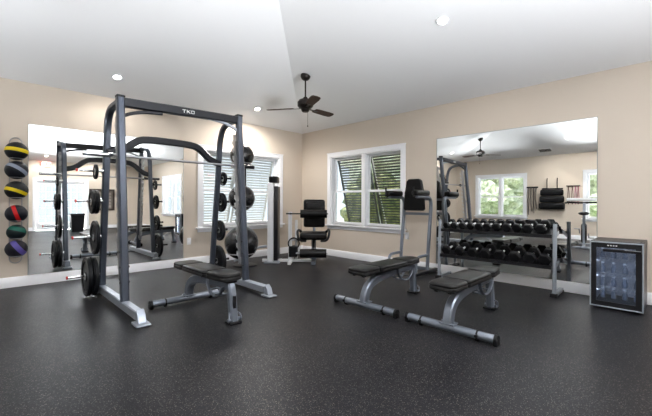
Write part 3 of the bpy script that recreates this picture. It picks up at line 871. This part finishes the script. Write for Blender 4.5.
prof = [(yc-.165,.98),(yc+.165,.98),(yc+.185,1.01),(yc+.165,1.26),(yc+.13,1.45),(yc+.09,1.485),(yc-.09,1.485),(yc-.13,1.45),(yc-.165,1.26),(yc-.185,1.01)]
mb.prism([(4.905, y, z) for y, z in prof], (-.03,0,0), (.03,0,0))
obj('back_pad', mb, M['vinyl'], vk, bevel=.012)

# ------------------------------------------------------------------ leg extension machine in the corner
ang = TH - PI/2
c0 = fwd*6.40 + rgt*(-.22)
lx = thing('leg_extension_machine', 'leg extension machine with black seat and silver frame in the far corner', 'exercise machine', (c0.x, c0.y, 0), ang)
def lo_(name, mb, m, par=lx, **k): return obj(name, mb, m, par, local=True, **k)
# local X = right, Y = away
lo_('backrest', MB().rbox((-.20,.10,.64), (.20,.19,1.16), .06, 4), M['vinyl'])
lo_('backrest_panel', MB().rbox((-.15,.055,.80), (.15,.11,1.12), .03, 3), M['vinyl'])
sp = lo_('seat', MB().rbox((-.24,-.28,.44), (.24,.16,.575), .04, 3), M['vinyl'])
lo_('thigh_roller', MB().cyl((-.24,-.10,.90), (.24,-.10,.90), .075, 24), M['vinyl'])
lo_('ankle_roller', MB().cyl((-.23,-.34,.22), (.23,-.34,.22), .075, 24), M['vinyl'])
for s_ in (-1, 1):
    mb = MB(); mb.tube(smooth_path([(s_*.20,-.10,.54), (s_*.26,-.14,.62), (s_*.285,-.30,.60), (s_*.25,-.32,.44), (s_*.14,-.20,.42)]), .022, 10); lo_('handle', mb, M['blackmetal'])
mb = MB(); mb.rect([(0,.0,.04), (0,.0,.50)], .08, .08, (0,1,0)); mb.rect([(0,.15,.48), (0,.20,1.0)], .05, .05, (0,1,0)); mb.rect([(0,-.30,.04),(0,.35,.04)], .08, .06); lo_('seat_post', mb, M['silver'])
mb = MB(); mb.rect([(0,-.02,.45), (0,-.30,.22)], .05, .05, (0,0,1)); mb.cyl((-.30,-.34,.22), (.25,-.34,.22), .014); lo_('leg_arm', mb, M['steel_bar'])
mb = MB(); mb.rect([(-.44,.05,.03), (-.44,.05,.93)], .065, .07, (0,1,0)); mb.rect([(-.33,.10,.03), (-.33,.10,.78)], .045, .045, (0,1,0)); mb.rect([(-.46,.05,.42), (-.30,.10,.42)], .04, .05); mb.rect([(-.95,.05,.035), (.0,.05,.035)], .07, .05)
mb.rect([(-.42,-.3,.035), (-.42,.35,.035)], .06, .05); lo_('side_frame', mb, M['bright'])
mb = MB(); mb.cyl((-.50,-.10,.90), (.26,-.10,.90), .012); mb.cyl((-.42,.05,.90), (-.42,-.12,.90), .015); lo_('roller_bar', mb, M['blackmetal'])
mb = MB(); mb.torus((-.37,.02,.35), .10, .012, (0,1,0)); mb.rbox((-.46,-.02,.10), (-.30,.16,.30), .02); lo_('cam', mb, M['iron'])
mb = MB(); mb.rbox((-.845,-.06,.0), (-.738,.10,1.46), .012); tw = lo_('tower_column', mb, M['bright'])
mb = MB(); mb.rbox((-.735,-.03,.04), (-.66,.30,1.40), .008); lo_('stack_shroud', mb, M['blackmetal'])
mb = MB(); mb.rbox((-.825,-.05,1.465), (-.67,.28,1.58), .02, 3); lo_('pulley_cover', mb, M['black'])
mb = MB(); mb.rbox((-.90,-.12,0), (-.62,.34,.03), .008); lo_('tower_base', mb, M['light_silver'])
mb = MB(); mb.tube(smooth_path([(-.86,.0,.30), (-1.05,-.02,.28), (-1.25,-.05,.10), (-1.45,-.05,.04)]), .022, 10); lo_('outrigger', mb, M['light_silver'])

# ------------------------------------------------------------------ stability balls on a stand
bx, by = 3.09, 5.10
bs = thing('ball_stand', 'upright stand holding three black balls behind the squat rack', 'ball stand', (bx+.28, by+.28, 0))
px_, py_ = bx+.20, by+.22
lev = [(1.87, .195), (1.17, .215), (.43, .275)]
mb = MB(); mb.cyl((px_, py_, .02), (px_, py_, 2.0), .018, 14); mb.lathe([(.001,.03),(.20,.02),(.22,.0),(.001,.0)], c=(px_, py_, 0)); obj('pole', mb, M['blackmetal'], bs)
for z, r in lev:
    mb = MB(); rr = r*.80; zz = z-r*.62
    mb.torus((bx, by, zz), rr, .008, (0,0,1)); mb.cyl((px_, py_, zz), (bx+rr*.67, by+rr*.74, zz), .010, 10)
    obj('ball_ring', mb, M['steel_bar'], bs)
for (z, r), lb in zip(lev, ('top black exercise ball of the three behind the squat rack', 'middle black exercise ball of the three behind the squat rack', 'large black stability ball, lowest of the three behind the squat rack')):
    tag(obj('exercise_ball', MB().sphere((0,0,0), r, 48, 24), M['ballblack']), lb, 'exercise ball', 'black exercise balls').location = (bx, by, z)

# ------------------------------------------------------------------ medicine balls on a wall rack
mx, my = .33, 5.865
mr_ = thing('medicine_ball_rack', 'vertical wire rack on the wall left of the mirror, holding medicine balls', 'ball rack', (mx, 6.0, 1.1))
mb = MB()
for s_ in (-.06, .06): mb.tube([(mx+s_, 6.0, .36), (mx+s_, 6.0, 1.86)], .006, 8)
mb.torus((mx, 6.0, 1.86), .06, .006, (0,1,0), a0=0 if True else 0, a1=2*PI); mb.torus((mx, 6.0, .37), .06, .006, (0,1,0))
obj('rails', mb, M['steel_bar'], mr_)
balls = [
 (1.736, .117, (0.008,0.008,0.010), (0.66,0.50,0.008), (.15,.1,.95), .022, .0, 'black medicine ball with yellow stripe, topmost on the wall rack'),
 (1.497, .117, (0.008,0.009,0.014), (0.22,0.25,0.32), (.55,.2,.8), .022, .0, 'black medicine ball with slanting grey stripe, second on the wall rack'),
 (1.243, .117, (0.008,0.008,0.010), (0.66,0.50,0.008), (.35,.1,.9), .020, -.02, 'black medicine ball with yellow stripe, between the grey and red striped ones'),
 (0.948, .112, (0.008,0.010,0.016), (0.50,0.008,0.010), (-.93,.1,-.30), .020, .0, 'black medicine ball with red stripe on the wall rack'),
 (0.715, .098, (0.006,0.012,0.014), (0.005,0.09,0.065), (.3,.1,.9), .026, .035, 'dark medicine ball with teal green band, second from the bottom'),
 (0.505, .112, (0.010,0.009,0.015), (0.09,0.07,0.28), (-.75,.1,-.55), .028, -.03, 'black medicine ball with purple band, lowest on the wall rack')]
for i, (z, r, b0, s0, ax, w0, off, lb) in enumerate(balls):
    o = obj('medicine_ball', MB().sphere((0,0,0), r, 40, 20, (1.0,1,.98)), ball_mat('ball_rubber', b0, s0, ax, w0, off=off))
    o.location = (mx, my, z); tag(o, lb, 'medicine ball', 'medicine balls on the wall rack')
    mb = MB(); mb.torus((mx, my, z-r*.80), r*.58, .005, (0,0,1)); mb.tube([(mx-.06, 6.0, z-r*.80), (mx-.045, my+.05, z-r*.80)], .005, 6); mb.tube([(mx+.06, 6.0, z-r*.80), (mx+.045, my+.05, z-r*.80)], .005, 6)
    obj('ring', mb, M['steel_bar'], mr_)

# ------------------------------------------------------------------ dumbbell rack
ry0, ry1 = 1.02, 2.47
dk = thing('dumbbell_rack', 'two-shelf dumbbell rack with pale metal legs in front of the right mirror', 'dumbbell rack', (4.95, 1.745, 0))
for y in (ry0, ry1):
    mb = MB(); mb.rect([(4.80, y, .03), (4.83, y, .86)], .032, .042, (0,1,0), r=.008); mb.rect([(4.78, y, .03), (5.14, y, .03)], .05, .05, r=.006)
    s_ = 1 if y == ry0 else -1
    for z in (.335, .70): mb.prism([(4.815, y+s_*.012, z-.05), (5.09, y+s_*.012, z+.02), (5.09, y+s_*.012, z+.06), (4.815, y+s_*.012, z-.01)], (0,0,0), (0,s_*.012,0))
    lg = obj('leg', mb, M['light_silver'], dk)
    mb = MB(); mb.rbox((4.745, y-.035, 0), (4.81, y+.035, .045), .006); mb.rbox((5.10, y-.03, 0), (5.15, y+.03, .03), .006); obj('foot', mb, M['black'], lg)
for (z, x0) in ((.72, 4.80), (.355, 4.77)):
    mb = MB(); dx = .33; up_ = .07
    poly = [(x0, 0, z-.03), (x0, 0, z+.012), (x0+.012, 0, z+.012), (x0+.012, 0, z-.005), (x0+dx, 0, z+up_-.005), (x0+dx, 0, z+up_+.02), (x0+dx+.012, 0, z+up_+.02), (x0+dx+.012, 0, z+up_-.03), (x0+.02, 0, z-.03)]
    mb.prism([Vector(p) for p in poly], (0, ry0+.027, 0), (0, ry1-.027, 0))
    obj('shelf', mb, M['blackmetal'], dk)
def make_dumbbell(r, ln, label, loc):
    """handle along local X tilt with the shelf"""
    t_ = thing('dumbbell', label, 'dumbbell', loc, 0, 'hexagonal dumbbells on the rack')
    for s_ in (-1, 1):
        mb = MB(); x0 = s_*ln*.28; x1 = s_*ln*.5
        ch = r*.14
        def hexr(rr, x): return [(x, rr*math.cos(R(60*k)), rr*math.sin(R(60*k))) for k in range(6)]
        rings = [hexr(r*.86, x0), hexr(r, x0+s_*ch*.5), hexr(r, x1-s_*ch), hexr(r*.80, x1)]
        vs = [p for q in rings for p in q]; fs = []
        for i in range(3):
            for j in range(6): fs.append((i*6+j, i*6+(j+1)%6, (i+1)*6+(j+1)%6, (i+1)*6+j))
        fs += [list(range(6)), list(range(18, 24))]
        mb.add(vs, fs)
        obj('head', mb, M['black'], t_, local=True, smooth=0)
    mb = MB(); mb.lathe([(.012,-ln*.29),(.013,-ln*.2),(.017,0),(.013,ln*.2),(.012,ln*.29)], 'X', 16)
    obj('handle', mb, M['handle'], t_, local=True)
    return t_
ordn = ['leftmost', 'second from left', 'third from left', 'fourth from left', 'fifth from left', 'middle', 'fifth from right', 'fourth from right', 'third from right', 'second from right', 'rightmost']
ord2 = ['leftmost', 'second from left', 'third from left', 'fourth from left', 'fourth from right', 'third from right', 'second from right', 'rightmost']
def ray_y(px, x): 
    a = (px-326)/F_PX; d = fwd+rgt*a; return d.y/d.x*x
tilt = math.atan2(.075, .33)
def rowof(pxs, x, zc, rs, names, shelf):
    for px, r, nm in zip(pxs, rs, names):
        z = zc + r*.866
        xc = x + .115
        y = ray_y(px, x-.01)
        make_dumbbell(r, .235 if r < .062 else .27, nm + ' black hex dumbbell on the %s shelf of the rack' % shelf, (xc, y, z+.04)).rotation_euler = (0, -tilt, random.uniform(-.03, .03))
rowof([445.5, 453.5, 461.5, 469.8, 478, 486.5, 495.8, 505.6, 516.2, 527.4, 540.4], 4.85, .716, [.049,.050,.051,.052,.053,.054,.056,.058,.060,.063,.066], ordn, 'top')
rowof([446, 459, 471.8, 484.8, 499, 514.0, 529.2, 544.2], 4.80, .345, [.070,.072,.073,.075,.075,.076,.076,.076], ord2, 'lower')

# ------------------------------------------------------------------ drinks fridge
fx0, fx1, fy0, fy1, fz = 4.62, 5.17, .232, .660, .71
fr = thing('mini_fridge', 'small black glass-door drinks fridge beside the dumbbell rack', 'fridge', ((fx0+fx1)/2, (fy0+fy1)/2, 0))
mb = MB(); w_ = .025
mb.box((fx0+.05, fy0, .02), (fx1, fy0+w_, fz)); mb.box((fx0+.05, fy1-w_, .02), (fx1, fy1, fz)); mb.box((fx0+.05, fy0+w_, .02), (fx1, fy1-w_, .06))
mb.box((fx0+.05, fy0+w_, fz-.03), (fx1, fy1-w_, fz)); mb.box((fx1-.03, fy0+w_, .06), (fx1, fy1-w_, fz-.03))
obj('cabinet', mb, M['blackmetal'], fr, bevel=.004)
ll = mat('pale_fridge_liner', (0.50, 0.53, 0.60), .5)
mb = MB(); a = .004
mb.box((fx0+.055, fy0+w_, .062), (fx1-.032, fy0+w_+a, fz-.032)); mb.box((fx0+.055, fy1-w_-a, .062), (fx1-.032, fy1-w_, fz-.032)); mb.box((fx1-.036, fy0+w_+a, .062), (fx1-.032, fy1-w_-a, fz-.032))
obj('liner', mb, ll, fr, smooth=0)
for x, y in ((fx0+.09, fy0+.04), (fx0+.09, fy1-.04), (fx1-.05, fy0+.04), (fx1-.05, fy1-.04)):
    obj('foot', MB().cyl((x, y, 0), (x, y, .022), .015), M['black'], fr)
mb = MB()   # door frame in steel with dark border
mb.box((fx0, fy0, .025), (fx0+.045, fy0+.012, fz-.005)); mb.box((fx0, fy1-.012, .025), (fx0+.045, fy1, fz-.005))
mb.box((fx0, fy0+.012, .025), (fx0+.045, fy1-.012, .037)); mb.box((fx0, fy0+.012, fz-.017), (fx0+.045, fy1-.012, fz-.005))
dd = obj('door', mb, M['light_silver'], fr, bevel=.002)
mb = MB()
mb.box((fx0+.004, fy0+.012, .037), (fx0+.04, fy0+.06, fz-.017)); mb.box((fx0+.004, fy1-.055, .037), (fx0+.04, fy1-.012, fz-.017))
mb.box((fx0+.004, fy0+.06, .037), (fx0+.04, fy1-.055, .085)); mb.box((fx0+.004, fy0+.06, fz-.065), (fx0+.04, fy1-.055, fz-.017))
obj('door_border', mb, M['blackmetal'], dd)
obj('door_glass', MB().box((fx0+.012, fy0+.06, .085), (fx0+.020, fy1-.055, fz-.065)), glass_mat('tinted_fridge_glass', (.66,.70,.77), 2.6, .12), dd, smooth=0)
mb = MB(); mb.rbox((fx0-.022, fy0+.015, fz-.105), (fx0+.004, fy0+.315, fz-.075), .004); hd = obj('handle', mb, M['blackmetal'], dd)
obj('handle_trim', MB().box((fx0-.0235, fy0+.02, fz-.080), (fx0-.018, fy0+.14, fz-.076)), M['zinc'], hd)
mb = MB()
for k in range(4): mb.box((fx0+.0015, fy1-.16-.022*k, fz-.046), (fx0+.004, fy1-.16-.022*k+.013, fz-.036))
obj('control_marks', mb, M['text'], dd)
for z in (.19, .34, .50):
    mb = MB()
    for k in range(11): y = fy0+w_+.012+(fy1-fy0-2*w_-.024)*k/10; mb.cyl((fx0+.07, y, z), (fx1-.05, y, z), .002, 6)
    for x in (fx0+.07, (fx0+fx1)/2, fx1-.05): mb.cyl((x, fy0+w_+.006, z), (x, fy1-w_-.006, z), .003, 6)
    obj('wire_shelf', mb, M['zinc'], fr)
bm_ = mat('bottle_plastic', (0.15, 0.18, 0.24), .4, noise_a=.08); cm_ = mat('white_bottle_cap', (0.85, 0.88, 0.92), .4)
firstb = None
for row, (z, nm) in enumerate(((.061, 'floor'), (.193, 'lowest wire shelf'), (.343, 'middle wire shelf'), (.503, 'top wire shelf'))):
    for k in range(4):
        y = fy0+.072+.0945*k
        for xx in (fx0+.33,):
            lb = 'small bottle with pale cap on the fridge %s' % nm
            if firstb is None:
                firstb = thing('drink_bottle', lb, 'bottle', (xx, y, z), 0, 'bottles on the fridge ' + nm)
                obj('bottle_body', MB().lathe([(.001,0),(.022,0),(.023,.006),(.023,.050),(.019,.062),(.012,.072),(.012,.094),(.001,.094)], seg=20), bm_, firstb, local=True)
                obj('cap', MB().lathe([(.001,.094),(.015,.094),(.015,.110),(.013,.112),(.001,.112)], seg=16), cm_, firstb, local=True)
            else:
                dup(firstb, (xx, y, z), 0, lb, 'bottles on the fridge ' + nm)
for sy in (-1, 1):      # added lamps in both front corners, to brighten the inside evenly
    ld = bpy.data.lights.new('fridge_fill', 'AREA'); ld.shape = 'RECTANGLE'; ld.size = .02; ld.size_y = .52; ld.energy = .26; ld.color = (.84, .91, 1)
    lo = bpy.data.objects.new('fridge_fill', ld); COL.objects.link(lo); lo.parent = fr
    lo.location = (fx0+.062-(fx0+fx1)/2, sy*.165, .37)
    lo.rotation_euler = Vector((-1, sy*.75, 0)).to_track_quat('Z', 'Y').to_euler()

# ------------------------------------------------------------------ outlets
def outlet(Fm, u, z, label):
    t_ = thing('wall_outlet', label, 'outlet', Fm @ Vector((u, 0, z)))
    obj('cover_plate', MB().rbox((u-.037, -.007, z-.06), (u+.037, 0, z+.06), .003, M=Fm), M['white'], t_)
    mb = MB()
    for dz_ in (-.028, .028): mb.rbox((u-.018, -.0095, z+dz_-.016), (u+.018, -.006, z+dz_+.016), .003, M=Fm)
    soc = obj('socket', mb, M['trim'], t_)
    mb = MB()
    for dz_ in (-.028, .028):
        for du in (-.007, .007): mb.box((u+du-.0012, -.0100, z+dz_-.004), (u+du+.0012, -.0093, z+dz_+.007), Fm)
    obj('slots', mb, M['blackmetal'], soc)
outlet(FA, 2.60, .42, 'white wall outlet between the left mirror and the far window')
outlet(FB, 3.27, .54, 'white wall outlet below the right end of the shuttered window')

# ------------------------------------------------------------------ things behind the camera, seen in the mirrors
# waste bin
wb_ = thing('waste_bin', 'black waste bin seen in the left mirror beside the glass doors', 'bin', (2.55, -3.6, 0))
mb = MB(); mb.add([(-.17,-.17,0),(.17,-.17,0),(.17,.17,0),(-.17,.17,0),(-.21,-.21,.62),(.21,-.21,.62),(.21,.21,.62),(-.21,.21,.62)], [(0,3,2,1),(0,1,5,4),(1,2,6,5),(2,3,7,6),(3,0,4,7),(4,5,6,7)])
obj('bin_body', mb, M['black'], wb_, local=True, bevel=.02)
obj('lid', MB().rbox((-.225,-.225,.60), (.225,.225,.67), .015), M['blackmetal'], wb_, local=True)
# framed board
fb = thing('framed_board', 'dark framed board seen in the left mirror through the squat rack', 'board', (3.66, YD, 1.19))
mb = MB(); a0, a1, b0, b1 = 3.20, 4.12, .74, 1.64
mb.box((a0,-.03,b0),(a0+.07,0,b1),FD); mb.box((a1-.07,-.03,b0),(a1,0,b1),FD); mb.box((a0+.07,-.03,b0),(a1-.07,0,b0+.07),FD); mb.box((a0+.07,-.03,b1-.07),(a1-.07,0,b1),FD)
obj('frame', mb, mat('dark_brown_frame', (.035,.022,.018), .4), fb, bevel=.004)
mb = MB(); mb.box((a0+.07,-.012,b0+.07),(a1-.07,-.002,b1-.07),FD); bo = obj('board_panel', mb, mat('grey_brown_board', (.12,.10,.085), .6), fb, smooth=0)
mb = MB(); rg = random.Random(3)
for i in range(4):
    for j in range(5):
        x = a0+.12+i*.175; z = b0+.12+j*.135; mb.box((x, -.014, z), (x+.14, -.012, z+.10), FD)
obj('pinned_sheets', mb, mat('faded_sheets', (.22,.19,.17), .7), bo, smooth=0)
# exit sign
ex = thing('exit_sign', 'red and white exit sign seen reversed in the left mirror', 'exit sign', (1.81, YD, 2.54))
obj('sign_box', MB().rbox((1.66,-.05,2.44), (1.96,0,2.64), .008, M=FD), M['white'], ex)
lettering(ex, 'EXIT', (1.885+.05, YD+.051, 2.48), (-1,0,0), (0,0,1), .12, (0,1,0), emis('red_exit_letters', (.9,.05,.03), 1.5), gap=.35, wd=.42, th=.16)
# hanging mats
mt = thing('mat_hanger', 'black bracket with two hooks on the wall, seen in the right mirror', 'wall rack', (XC, 2.84, 1.6))
mb = MB(); mb.rect([(2.55,-.03,1.58), (3.13,-.03,1.58)], .03, .04, (0,0,1), M=FC)
for u in (2.70, 2.98): mb.tube(smooth_path([(u,-.02,1.90), (u,-.05,1.92), (u,-.06,1.70), (u,-.05,1.58)]), .012, 8, M=FC)
for u in (2.62, 3.06): mb.tube([(u,0,1.58), (u,-.16,1.56), (u,-.17,1.60)], .010, 8, M=FC)
obj('hanger_rail', mb, M['blackmetal'], mt)
for k, (z0, z1, nm) in enumerate(((1.36, 1.55, 'upper'), (1.14, 1.34, 'middle'), (.92, 1.12, 'lower'))):
    mb = MB(); mb.rbox((2.52-.02*k,-.16,z0), (3.16+.02*k,-.03,z1), .05, 3, M=FC)
    tag(obj('exercise_mat', mb, M['black']), '%s rolled black exercise mat hanging on the wall in the right mirror' % nm, 'exercise mat', 'rolled mats on the wall')
# jump ropes / straps
sr = thing('strap_hook_rail', 'hook rail of dark hanging straps left of the mats in the right mirror', 'hook rail', (XC, 3.40, 1.6))
obj('rail', MB().rect([(3.24,-.02,1.64), (3.58,-.02,1.64)], .02, .05, (0,0,1), M=FC), M['blackmetal'], sr)
for k, u in enumerate((3.29, 3.36, 3.44, 3.52)):
    mb = MB(); l = (.72,.86,.80,.92)[k]
    mb.rect([(u,-.05,1.64), (u+.01,-.06,1.64-l*.5), (u-.01,-.05,1.64-l)], .045, .012, (1,0,0), r=.003, M=FC)
    tag(obj('strap', mb, mat('dark_strap', (.06,.05,.05), .8)), 'dark hanging strap, %s on its wall rail in the right mirror' % ('rightmost', 'second from right', 'second from left', 'leftmost')[k], 'strap', 'straps on the hook rail')
br_ = thing('band_rail', 'dark hook rail holding exercise bands in the right mirror', 'hook rail', (XC, 2.28, 1.65))
obj('rail', MB().rect([(2.10,-.03,1.655), (2.46,-.03,1.655)], .02, .03, (0,0,1), M=FC), M['bronze'], br_)
for k, (u, c, nm) in enumerate(((2.40, (.10,.05,.04), 'brown'), (2.30, (.12,.06,.05), 'dark brown'), (2.22, (.45,.15,.25), 'pink'), (2.15, (.30,.08,.12), 'dark red'))):
    mb = MB()
    for s_ in (-.02, .02): mb.tube(smooth_path([(u,-.03,1.65), (u+s_,-.05,1.4), (u+s_,-.05,1.15), (u,-.04,1.08)]), .007, 6, M=FC)
    tag(obj('resistance_band', mb, mat('band_rubber', c, .5)), '%s resistance band hanging from the rail in the right mirror' % nm, 'resistance band', 'bands on the rail')
# exercise bike
ek = thing('exercise_bike', 'grey and black exercise bike seen at the right of the right mirror', 'exercise bike', (-.52, 1.68, 0), R(172))
def be(name, mb, m, **k): return obj(name, mb, m, ek, local=True, **k)
be('base', MB().rect([(-.48,0,.05), (.48,0,.05)], .07, .06).rect([(-.48,-.25,.03), (-.48,.25,.03)], .06, .05).rect([(.48,-.25,.03), (.48,.25,.03)], .06, .05), M['light_silver'])
be('seat_post', MB().rect([(-.22,0,.08), (-.32,0,.80)], .05, .05, (0,1,0)), M['light_silver'])
be('saddle', MB().sphere((-.34,0,.86), .13, 24, 12, (1.15,.85,.35)), M['vinyl'])
be('console_post', MB().rect(smooth_path([(.18,0,.10), (.22,0,.6), (.30,0,1.12)]), .06, .06, (0,1,0)), M['light_silver'])
be('flywheel_cover', MB().lathe([(.001,-.06),(.22,-.06),(.26,-.03),(.26,.03),(.22,.06),(.001,.06)], 'Y', 32, (.15,0,.34)), M['blackmetal'])
hbk = be('handlebar', MB().tube(smooth_path([(.10,-.40,1.12), (.28,-.34,1.14), (.32,0,1.12), (.28,.34,1.14), (.10,.40,1.12)]), .022, 10), M['black'])
be('console', MB().rbox((.22,-.38,1.17), (.36,.38,1.25), .015), M['white'])
mb = MB()
for s_ in (-1, 1):
    mb.rect([(.12,s_*.09,.34), (.12+s_*.10,s_*.10,.34-s_*.12)], .02, .03, (0,1,0)); mb.rbox((.12+s_*.10-.06,s_*.16-.045,.34-s_*.12-.012), (.12+s_*.10+.06,s_*.16+.045,.34-s_*.12+.012), .005); mb.cyl((.12+s_*.10,s_*.09,.34-s_*.12),(.12+s_*.10,s_*.16,.34-s_*.12),.01,8)
be('crank_and_pedals', mb, M['steel_bar'])
